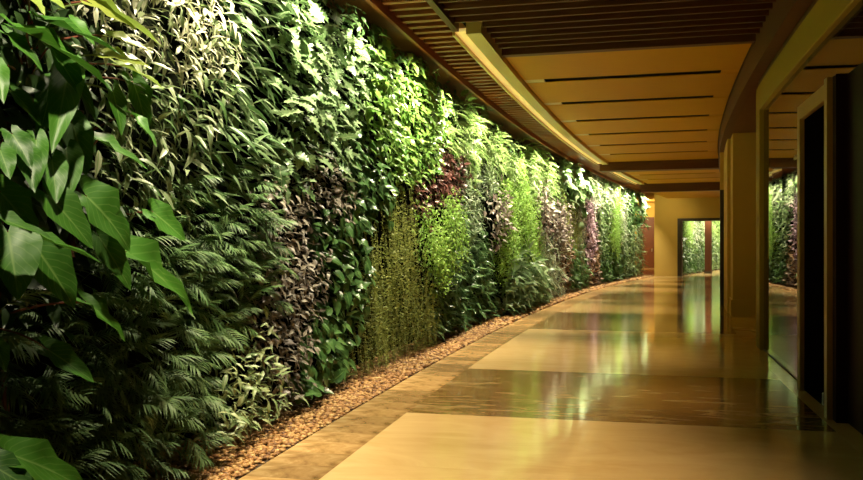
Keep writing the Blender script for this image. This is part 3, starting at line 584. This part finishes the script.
# patches: (name, kind, seeds (s, z), label). Every point of the wall belongs to the patch with the nearest seed.
PATCH = [
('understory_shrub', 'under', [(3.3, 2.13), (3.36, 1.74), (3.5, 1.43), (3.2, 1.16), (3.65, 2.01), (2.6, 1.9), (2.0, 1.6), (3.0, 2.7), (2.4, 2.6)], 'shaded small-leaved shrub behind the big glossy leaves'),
('cream_trailer', 'cream', [(4.08, 2.48), (4.51, 2.44), (4.92, 2.73), (4.4, 2.85)], 'bleached cream trailing plant high beside the glossy leaves'),
('cream_trailer', 'creamgreen', [(4.28, 2.09), (4.75, 2.22), (4.61, 1.96), (4.08, 1.74), (4.39, 1.68)], 'cream-edged trailing plant above the palms, under the bleached one'),
('chinese_evergreen', 'aglao', [(5.51, 2.53), (5.78, 2.95), (5.25, 2.85), (5.45, 3.3)], 'lance-leaved evergreen with upright bright leaves near the top'),
('chinese_evergreen', 'aglao', [(5.43, 2.31), (5.25, 2.01), (5.06, 1.83), (5.59, 1.84), (4.98, 2.1)], 'lance-leaved evergreen with swept dark leaves above the palms'),
('split_leaf_philodendron', 'lobed', [(6.31, 2.93), (6.99, 2.95), (6.4, 3.3)], 'pale lobed philodendron beside the upright lance leaves'),
('split_leaf_philodendron', 'lobed', [(7.63, 3.24), (7.63, 2.68), (7.9, 3.0)], 'pale lobed philodendron just left of the bright pothos'),
('split_leaf_philodendron', 'lobed', [(6.74, 2.36), (6.21, 1.98), (7.24, 2.17), (6.52, 2.57)], 'pale lobed philodendron right above the mauve leaves'),
('pothos', 'pothos', [(9.32, 3.08), (8.93, 3.33), (8.57, 2.73), (8.6, 3.05)], 'bright green pothos next to the lobed leaves'),
('pothos', 'pothos', [(10.41, 2.77), (9.52, 2.42), (11.2, 3.12), (10.18, 2.35), (10.3, 3.2)], 'bright yellow-green pothos above the hanging strands'),
('sword_fern', 'fern', [(14.1, 3.26), (13.0, 3.2), (12.33, 3.03)], 'light green sword fern arching below the timber fascia'),
('sword_fern', 'fern', [(15.78, 3.11), (14.7, 2.95), (13.5, 2.9), (16.5, 2.8)], 'light green sword fern above the silver leaves'),
('fringe_shrub', 'fringe', [(8.24, 3.62), (7.2, 3.62), (9.52, 3.6)], 'small dark fringe of leaves under the near fascia'),
('fringe_shrub', 'fringe', [(11.44, 3.58), (12.6, 3.6), (14.2, 3.62), (15.78, 3.6), (17.4, 3.6)], 'small dark fringe of leaves above the sword ferns'),
('parlor_palm', 'palmb', [(4.86, 1.56), (4.55, 1.4)], 'green parlor palm under the cream-edged trailing plant'),
('parlor_palm', 'palmb', [(5.27, 1.38), (5.5, 1.5), (5.4, 1.2)], 'green parlor palm left of the mauve leaves, upper one'),
('parlor_palm', 'palmb', [(4.73, 1.19), (4.4, 1.2)], 'green parlor palm right below the longest dark glossy leaf'),
('parlor_palm', 'palmb', [(5.27, 1.01), (5.2, .8)], 'green parlor palm left of the mauve leaves, lower one'),
('parlor_palm', 'palmb', [(4.86, 0.95), (4.8, .8)], 'light green parlor palm above the pale variegated shrub'),
('parlor_palm', 'palmd', [(3.81, 0.88), (4.2, .85)], 'dark parlor palm below the hanging glossy leaves'),
('parlor_palm', 'palmd', [(3.5, 0.68), (3.24, 0.85), (2.8, .9)], 'dark parlor palm at the left edge below the big leaves'),
('parlor_palm', 'palmd', [(4.0, 0.4), (4.28, 0.5)], 'dark parlor palm close to the pebbles, middle of the row'),
('parlor_palm', 'palmd', [(4.51, 0.64), (4.7, 0.62)], 'dark parlor palm left of the pale variegated shrub'),
('parlor_palm', 'palmd', [(3.36, 0.45), (3.65, 0.32), (2.8, .4), (2.0, .5)], 'darkest parlor palm at the bottom left corner of the wall'),
('variegated_shrub', 'varieg', [(5.12, 0.43), (5.3, .5)], 'pale variegated small shrub beneath the green palms'),
('variegated_shrub', 'varieg', [(5.43, 0.2), (4.85, 0.2), (5.62, 0.3)], 'pale variegated low shrub overhanging the near pebbles'),
('mauve_nerve_plant', 'purple', [(6.31, 1.63), (7.2, 1.82), (6.0, 1.6)], 'mauve-grey leaved plant below the lobed philodendron'),
('mauve_nerve_plant', 'purple', [(6.52, 1.28), (5.95, 0.95), (6.74, 0.98), (6.2, 1.2)], 'mauve-grey leaved plant between the palms and heart leaves'),
('mauve_nerve_plant', 'purple', [(6.4, 0.63), (5.78, 0.59), (6.13, 0.36)], 'silvery mauve leaved plant low above the pebbles'),
('heartleaf_philodendron', 'heart', [(8.41, 1.85), (8.08, 2.15), (7.9, 1.75)], 'dark heart-leaved climber under the bright pothos'),
('heartleaf_philodendron', 'heart', [(7.63, 1.37), (7.94, 1.03), (7.3, 1.25), (7.44, 0.75)], 'dark heart-leaved climber left of the hanging strands'),
('heartleaf_philodendron', 'heart', [(6.79, 0.3), (6.52, 0.18), (7.24, 0.45)], 'round bushy heart-leaved plant overhanging the pebbles'),
('hanging_rhipsalis', 'mossd', [(8.24, 0.56), (8.93, 0.72), (8.08, 0.23), (8.6, .9), (9.2, .2)], 'olive curtain of hanging strands nearest the heart leaves'),
('hanging_rhipsalis', 'moss', [(9.13, 1.27), (9.52, 1.79), (9.3, 1.6), (8.8, 1.35)], 'yellow-green hanging strands below the pothos'),
('hanging_rhipsalis', 'mossd', [(9.96, 0.35), (10.4, 0.8), (9.8, .8), (10.7, .5)], 'olive curtain of hanging strands beside the dark lance leaves'),
('lime_cushion', 'maiden', [(10.91, 1.45), (11.73, 1.75), (10.4, 1.4), (11.2, 1.1)], 'lime green fine-leaved cushion under the wine-red leaves'),
('wine_red_plant', 'red', [(11.44, 2.15), (12.33, 2.41), (10.55, 1.9), (11.9, 2.2)], 'wine-red leaved plant among the bright greens'),
('silver_shrub', 'silver', [(14.1, 2.34), (13.7, 1.82), (14.91, 2.57), (13.0, 2.0)], 'silver-green upright shrub below the sword ferns'),
('peace_lily', 'spath', [(13.0, 1.25), (12.6, .9), (12.3, 1.45)], 'dark lance-leaved lily below the silver shrub'),
('peace_lily', 'spath', [(12.02, 0.54), (10.95, 0.25), (11.6, .8), (13.35, 0.2)], 'dark lance-leaved lily low beside the olive strands'),
('peace_lily', 'spath', [(14.6, 0.5), (14.3, 1.1), (14.2, .8)], 'dark lance-leaved lily left of the pale arching lily'),
('maidenhair_cushion', 'maiden', [(16.24, 1.63), (17.79, 2.03), (17.56, 1.28), (16.9, 1.7), (18.4, 1.6), (15.7, 1.2), (18.8, 1.2), (16.4, 2.0), (15.6, 1.5), (17.2, 2.3)], 'bright lime maidenhair cushion in mid wall'),
('purple_tuft', 'silverpurple', [(14.95, 1.9)], 'small purple-grey tuft left of the lime cushion'),
('silver_purple_cushion', 'silverpurple', [(20.79, 1.98), (21.75, 1.72), (19.6, 2.1), (22.6, 1.6)], 'big silver-purple rounded cushion right of the lime cushion'),
('pale_lily', 'spathlight', [(17.79, 0.71), (18.92, 0.4), (16.24, 0.35), (16.8, .8)], 'pale arching lily with long leaves over the gravel edge'),
('spider_plant', 'white', [(20.5, 0.9), (21.6, 0.5), (20.0, 1.2), (20.4, .4), (21.3, 1.15)], 'whitish spider plant below the silver-purple cushion'),
('climbing_philodendron', 'brightphil', [(24.46, 3.5), (22.9, 3.6), (26.11, 3.32), (25.26, 2.97), (24.0, 3.1)], 'large glossy leaved climber reaching up to the fascia'),
('lime_fern', 'limefern', [(20.13, 3.0), (18.92, 3.34), (20.79, 2.56), (21.8, 3.0), (18.2, 2.7)], 'pale lime fern left of the glossy climber'),
('lime_strands', 'limemoss', [(24.14, 2.2), (25.0, 1.75), (23.6, 2.55), (24.6, 2.5)], 'lime hanging strands under the glossy climber'),
('grey_strands', 'grey', [(26.11, 2.12), (26.28, 1.21), (26.2, 2.7), (26.2, 1.7)], 'narrow grey-olive column of strands beside the pink column'),
('pink_column', 'pink', [(27.9, 2.6), (27.88, 2.1), (27.88, 1.69), (27.71, 1.1)], 'narrow pink-mauve column of small leaves'),
('green_column', 'olive', [(29.79, 1.54), (30.17, 2.58), (29.4, 2.1), (29.2, 3.2), (29.9, 1.2)], 'mid green column right of the pink column'),
('lime_column', 'maiden', [(32.41, 2.49), (32.2, 1.56), (32.3, 2.0)], 'lime green fine-leaved column toward the far end'),
('white_shrub', 'white', [(31.38, 3.28), (33.9, 3.3), (33.6, 2.5), (27.6, 3.4), (28.2, 3.1)], 'whitish tufted plant at the top of the far wall'),
('deep_green_shrub', 'deep', [(26.11, 0.76), (25.26, 1.07), (24.7, .5)], 'deep green low shrub below the grey strands'),
('deep_green_shrub', 'deep', [(29.9, 0.5), (31, .6), (32.8, .7)], 'deep green low shrub near the far end'),
('brown_leaf_shrub', 'brown', [(23.4, 0.75), (23.2, 0.3), (22.9, 1.0)], 'brown-red leaved low shrub left of the deep green one'),
('brown_leaf_shrub', 'brown', [(28.5, 0.8), (28.0, 0.5), (29.0, .3)], 'brown-red leaved low shrub under the pink column'),
('far_green_shrub', 'fineolive', [(36.1, 1.79), (37.47, 0.96), (34.99, 0.78), (35.0, 1.6), (38.4, 1.8)], 'grey-green bushy plant at the far end of the wall'),
('far_top_plant', 'brightphil', [(37.95, 3.33), (38.5, 2.9)], 'bright leafy plant at the far top corner of the wall'),
('far_deep_climber', 'deep', [(36.56, 2.84), (35.21, 2.99), (36.3, 3.4), (35.6, 2.4)], 'deep green climber below the far top corner'),
('corner_palm', 'palmd', [(1.2, 1.0), (0.4, 1.6), (1.0, .3), (0.6, 2.6), (1.6, 3.2), (3.4, 3.3)], 'dark palm of the wall nearest the viewer'),
]
PATCH2 = [
('deep_fern', 'deep', [(41.3, 0.5), (42.5, .6), (41.2, 1.2)], 'deep green low plant beyond the opening, left'),
('lime_shrub', 'maiden', [(41.6, 2.1), (42.0, 2.8)], 'bright lime plant beyond the opening, left'),
('white_tuft', 'white', [(43.6, 2.7), (44.6, 2.2), (47.2, 2.6)], 'whitish tufted plant high beyond the opening'),
('olive_shrub', 'olive', [(43.2, 1.6), (44.2, 1.2), (45.5, 1.7), (45.2, 2.7)], 'mid green plant beyond the opening, behind the post'),
('deep_shrub', 'deep', [(44.3, .4), (46, .5), (47.8, .7)], 'deep green low plant beyond the opening, behind the post'),
('grey_shrub', 'fineolive', [(47.4, 1.6), (49.6, 1.4), (49.5, .5), (52, .8)], 'grey-green plant beyond the opening, right'),
('lime_fern', 'limefern', [(49.4, 2.5), (51.6, 2.2), (54, 1.6)], 'bright lime fern beyond the opening, right'),
]

def plant_wall(patches, s0, s1, z0, z1, t_line, dens_mul, seed):
    r = np.random.default_rng(seed)
    sd = np.array([(a, b) for p in patches for a, b in p[2]]); own = np.array([i for i, p in enumerate(patches) for _ in p[2]])
    per = {i: [] for i in range(len(patches))}
    for k in sorted({p[1] for p in patches}):
        spec = K[k]
        # denser near the viewer, coarser far away
        for a, b, dm in ((s0, 9.0, 1.0), (9.0, 15.0, 1.0), (15.0, s1, 0.9)):
            a, b = max(a, s0), min(b, s1)
            if b <= a: continue
            cell = 1 / math.sqrt(spec['den'] * dm * dens_mul); ns, nz = int((b - a) / cell), int((z1 - z0) / cell)
            gs, gz = np.meshgrid(np.arange(ns), np.arange(nz), indexing='ij')
            q = np.stack([a + (gs + r.uniform(0, 1, gs.shape)) * cell, z0 + (gz + r.uniform(0, 1, gz.shape)) * cell], -1).reshape(-1, 2)
            qj = q + r.normal(0, 0.05 + 0.004 * q[:, :1], q.shape)
            qj[:, 0] += 0.12 * np.sin(q[:, 1] * 5.1 + q[:, 0]) ; qj[:, 1] += 0.10 * np.sin(q[:, 0] * 4.3)
            sc = np.array((1.0, 1.15))
            d2 = (((qj[:, None, :] - sd[None]) * sc) ** 2).sum(-1); o = own[d2.argmin(1)]
            for i in range(len(patches)):
                if patches[i][1] == k: per[i] += [tuple(x) for x in q[o == i]]
    for i, (name, k, seeds, label) in enumerate(patches):
        pts = per[i]; spec = K[k]
        if not pts: continue
        sm, zb = float(np.mean([p[0] for p in pts])), min(p[1] for p in pts)
        root = thing(name, P(sm, t_line - 0.3, zb), -PHI(sm), label, 'plant', 'plants of the living wall' if t_line == 0 else 'plants beyond the opening')
        inv = root.matrix_world.inverted() if False else (Matrix.Translation(P(sm, t_line - 0.3, zb)) @ Matrix.Rotation(-PHI(sm), 4, 'Z')).inverted()
        zs = np.array([p[1] for p in pts]); zc, zr = (zs.min() + zs.max()) / 2, max(0.15, (zs.max() - zs.min()) / 2)
        items = []
        nv = len(TPL[spec['tpl']])
        for (s, z) in pts:
            if spec['part'] == 'strand': s += 0.75 * (round(s / 0.19) * 0.19 - s)
            N_, T_ = frame(s)
            L_ = r.uniform(*spec['size']); u = r.uniform() ** 0.7
            bulge = 0.07 * (1 - min(1, ((z - zc) / zr) ** 2)) + 0.04 * math.sin(s * 3.1 + z * 2.3)
            t = spec['depth'][0] + (spec['depth'][1] - spec['depth'][0]) * u + bulge * 0.7 + (0.06 if s < 12 else 0.03) + ((0.16 if s < 5.6 else 0.09) * (0.7 - z) / 0.7 if z < 0.7 and s < 7.5 else 0)
            d = spec['d'] + r.normal(0, spec['jit'], 3); n = spec['n'] + r.normal(0, 0.22, 3)
            d[0] = max(d[0], 0.02 if spec['part'] == 'strand' else 0.12)
            if spec['part'] == 'strand': L_ = min(L_, max(0.2, z - 0.06))
            elif z + d[2] / np.linalg.norm(d) * L_ < 0.08: d[2] = abs(d[2]) * 0.3
            Rm = np.array([[N_.x, T_.x, 0], [N_.y, T_.y, 0], [0, 0, 1]])
            Bm = basis(Rm @ d, Rm @ n)
            items.append((t_line + t, P(s, t_line + t, z), Bm, L_, int(r.integers(nv)), s))
        # the leaves that show largest are parts of their own
        cand = []
        if spec['big']:
            px = lambda it: it[3] * 850 / max(2.0, it[5]) * (0.75 if spec['tpl'] in ('slim', 'ovate') else 1.0)
            cand = [j for j, it in enumerate(items) if px(it) >= 11 and it[5] > 1.9]
            cand.sort(key=lambda j: -(items[j][0] * 2 + items[j][3])); cand = cand[:130]
        cs = set(cand); VV = []; FF = []; UU = []; off = 0
        for j, (t, p, Bm, L_, v, s) in enumerate(items):
            if j in cs:
                o = bpy.data.objects.new(spec['part'], tpl_mesh(spec['tpl'], v, spec['mat'])); C.objects.link(o); o.parent = root
                m4 = Matrix([[*(Bm[a] * L_), p[a]] for a in range(3)] + [[0, 0, 0, 1]])
                o.matrix_basis = inv @ m4
            else:
                V, T3, UV = TPL[spec['tpl']][v]
                VV.append((V * L_) @ Bm.T + np.array(p)); FF.append(T3 + off); UU.append(UV); off += len(V)
        if VV:
            W = np.concatenate(VV); iv = np.array(inv); W = W @ iv[:3, :3].T + iv[:3, 3]
            f = link('foliage', big_mesh('foliage', W, np.concatenate(FF), np.concatenate(UU)), spec['mat'], root)
            f['kind'] = 'stuff'
plant_wall(PATCH, 0.3, END_S - 0.35, 0.10, 3.66, 0.0, 1.0, 11)
plant_wall(PATCH2, END_S + 1.2, 55, 0.08, 3.2, 1.45, 0.8, 12)

# ---------------------------------------------------------------- the big glossy philodendrons at the near left, leaf by leaf
# base xyz, tip xyz, width, how far the blade turns to face the corridor, plant
BIG = [
(-2.366, 3.213, 2.259, -2.228, 3.529, 2.222, 0.062, 0.25, 0),
(-2.341, 3.034, 2.171, -2.196, 3.454, 2.073, 0.052, 0.2, 0),
(-2.379, 3.23, 2.165, -2.241, 3.362, 1.884, 0.105, 0.8, 0),
(-2.379, 3.353, 2.078, -2.242, 3.076, 1.73, 0.085, 0.9, 0),
(-2.36, 2.948, 2.143, -2.243, 3.014, 2.032, 0.056, 0.6, 0),
(-2.307, 2.816, 1.99, -2.193, 2.718, 1.843, 0.06, 0.9, 0),
(-2.41, 3.039, 1.935, -2.32, 3.1, 1.818, 0.066, 0.7, 0),
(-2.435, 3.32, 2.012, -2.368, 3.151, 1.784, 0.095, 0.8, 0),
(-2.407, 3.736, 2.328, -2.296, 3.923, 2.301, 0.075, 0.6, 0),
(-2.415, 3.714, 2.23, -2.291, 3.904, 2.226, 0.099, 0.8, 0),
(-2.416, 3.836, 2.207, -2.299, 4.066, 2.166, 0.082, 0.6, 0),
(-2.415, 3.632, 2.47, -2.241, 3.915, 2.337, 0.044, 0.2, 0),
(-2.407, 3.572, 2.444, -2.294, 3.781, 2.387, 0.087, 0.7, 0),
(-2.364, 3.07, 2.334, -2.252, 3.033, 2.263, 0.049, 0.7, 0),
(-2.36, 3.152, 2.366, -2.244, 3.137, 2.304, 0.05, 0.7, 0),
(-2.411, 3.428, 2.322, -2.321, 3.468, 2.236, 0.064, 0.6, 0),
(-2.303, 2.899, 1.741, -2.173, 2.845, 1.628, 0.077, 0.9, 1),
(-2.318, 3.059, 1.738, -2.204, 2.92, 1.554, 0.072, 0.9, 1),
(-2.399, 3.41, 1.86, -2.304, 3.39, 1.635, 0.117, 0.8, 1),
(-2.284, 2.944, 1.683, -2.149, 2.83, 1.546, 0.085, 0.9, 1),
(-2.319, 3.161, 1.666, -2.221, 3.06, 1.495, 0.091, 0.9, 1),
(-2.283, 3.087, 1.514, -2.122, 3.163, 1.317, 0.133, 0.95, 1),
(-2.349, 2.889, 1.515, -2.22, 2.978, 1.336, 0.134, 0.7, 1),
(-2.193, 2.657, 1.412, -2.043, 2.791, 1.337, 0.066, 0.35, 1),
(-2.223, 2.916, 1.339, -2.07, 3.133, 1.263, 0.068, 0.35, 1),
(-2.301, 3.37, 1.527, -2.14, 3.527, 1.318, 0.19, 0.95, 2),
(-2.35, 4.014, 1.482, -2.241, 4.16, 1.348, 0.137, 0.9, 2),
(-2.296, 3.453, 1.35, -2.163, 3.522, 1.121, 0.119, 0.85, 2),
(-2.295, 3.678, 1.276, -2.127, 4.165, 1.008, 0.192, 0.75, 2),
(-2.249, 2.808, 1.357, -2.112, 2.695, 1.13, 0.17, 0.9, 3),
(-2.278, 3.006, 1.296, -2.142, 3.077, 1.072, 0.162, 0.9, 3),
(-2.313, 3.388, 1.054, -2.183, 3.539, 0.899, 0.1, 0.6, 3),
(-2.322, 3.14, 0.869, -2.182, 3.252, 0.735, 0.102, 0.7, 3),
(-2.25, 2.746, 0.936, -2.144, 2.667, 0.868, 0.059, 0.9, 3),
(-2.418, 3.938, 2.146, -2.344, 3.995, 1.906, 0.113, 0.85, 0),
(-2.344, 3.524, 1.796, -2.229, 3.754, 1.699, 0.095, 0.6, 2),
(-2.46, 3.826, 2.077, -2.384, 3.802, 1.871, 0.08, 0.8, 0),
(-2.38, 3.885, 1.963, -2.262, 3.931, 1.834, 0.061, 0.6, 2),
(-2.264, 2.784, 1.665, -2.144, 2.688, 1.561, 0.074, 0.9, 1),
(-2.375, 3.333, 1.729, -2.286, 3.25, 1.545, 0.105, 0.8, 1),
(-2.102, 2.656, 0.553, -1.931, 2.897, 0.397, 0.126, 0.55, 4),
(-2.127, 2.548, 0.556, -1.972, 2.602, 0.454, 0.104, 0.55, 4),
(-2.127, 2.773, 0.471, -2.032, 2.548, 0.414, 0.093, 0.7, 4),
]
PHN = [('upper philodendron with long glossy wavy leaves at the near top', (-2.72, 3.45, 2.0)),
       ('philodendron with hanging glossy leaves at the left edge, mid height', (-2.72, 3.15, 1.45)),
       ('philodendron with broad pale-veined leaves reaching over the palms', (-2.72, 3.85, 1.25)),
       ('philodendron with wide drooping leaves at the left edge above the palms', (-2.72, 3.1, 0.9)),
       ('foreground philodendron with flat bright leaves at the bottom left corner', (-2.35, 2.45, 0.0))]
roots = [thing('glossy_philodendron', loc, 0, lab, 'plant', 'big glossy philodendrons') for lab, loc in PHN]
trunks = []
for gi, (lab, loc) in enumerate(PHN):
    h = 0.42 if gi == 4 else 0.75
    pts = [(0, 0, 0), (0.03, 0.02, h * .35), (-0.01, 0.05, h * .7), (0.04, 0.03, h)]
    V, Fc = tube_data(pts, 0.028, 0.018, 8)
    link('trunk', mesh_from('trunk', V, Fc), M['bark'], roots[gi])
for q, (bx, by, bz, tx, ty, tz, wd, face, gi) in enumerate(BIG):
    b, e = np.array((bx, by, bz)), np.array((tx, ty, tz)); d = e - b; L_ = 1.07 * float(np.linalg.norm(d))
    n = face * np.array((0.6, -0.55, 0.55)) + (1 - face) * np.array((0.25, 0.0, 0.97)) + rng.normal(0, 0.08, 3)
    Bm = basis(d, n); v = q % 3; yellow = (q in (8, 9, 10, 11, 12, 13, 14))
    hw = {0: .54, 1: .54, 2: .54}[v]; wsc = min(1.9, max(0.5, 1.2 * wd / (L_ * hw)))
    V, T3, UV = TPL['arrow'][v]
    me = tpl_mesh('arrow', v, LM['phil_yellow'] if yellow else LM['phil'])
    root = roots[gi]; loc = np.array(root.location)
    o = bpy.data.objects.new('leaf', me); C.objects.link(o); o.parent = root
    S = np.diag((L_ * wsc, L_, L_ * (0.6 + 0.4 * wsc)))
    o.matrix_basis = Matrix([[*(Bm @ S)[a], b[a] - loc[a]] for a in range(3)] + [[0, 0, 0, 1]])
    # petiole: from the leaf base back to its trunk, a sub-part of the leaf
    st = np.array((0.02, 0.03, min(0.7 if gi < 4 else 0.4, max(0.05, (bz - loc[2]) - 0.12))))
    en = b - loc; mid = (st + en) / 2 + np.array((0.03, 0, 0.07))
    curve = [((1 - u) ** 2) * st + 2 * u * (1 - u) * mid + u * u * en for u in np.linspace(0, 1, 6)]
    Vt, Ft = tube_data(curve, 0.006, 0.004, 6)
    pt = link('petiole', mesh_from('petiole', Vt, Ft), M['petiole' if q % 3 else 'gstem'], o)
    pt.matrix_parent_inverse = o.matrix_basis.inverted()
# slim brown trunks standing in the shade behind the glossy leaves
for x, y, h, rr, lab in ((-2.74, 2.98, 2.4, 0.05, 'thick brown trunk in the shade at the left edge'), (-2.70, 3.28, 1.9, 0.035, 'thin reddish brown trunk behind the hanging glossy leaves')):
    V, Fc = tube_data([(0, 0, 0), (0.02, 0.03, h * .3), (-0.02, 0.02, h * .65), (0.02, 0.06, h)], rr, rr * .7, 9)
    o = link('climber_trunk', mesh_from('climber_trunk', V, Fc), M['bark']); o.location = (x, y, -0.012); tag(o, lab, 'trunk')
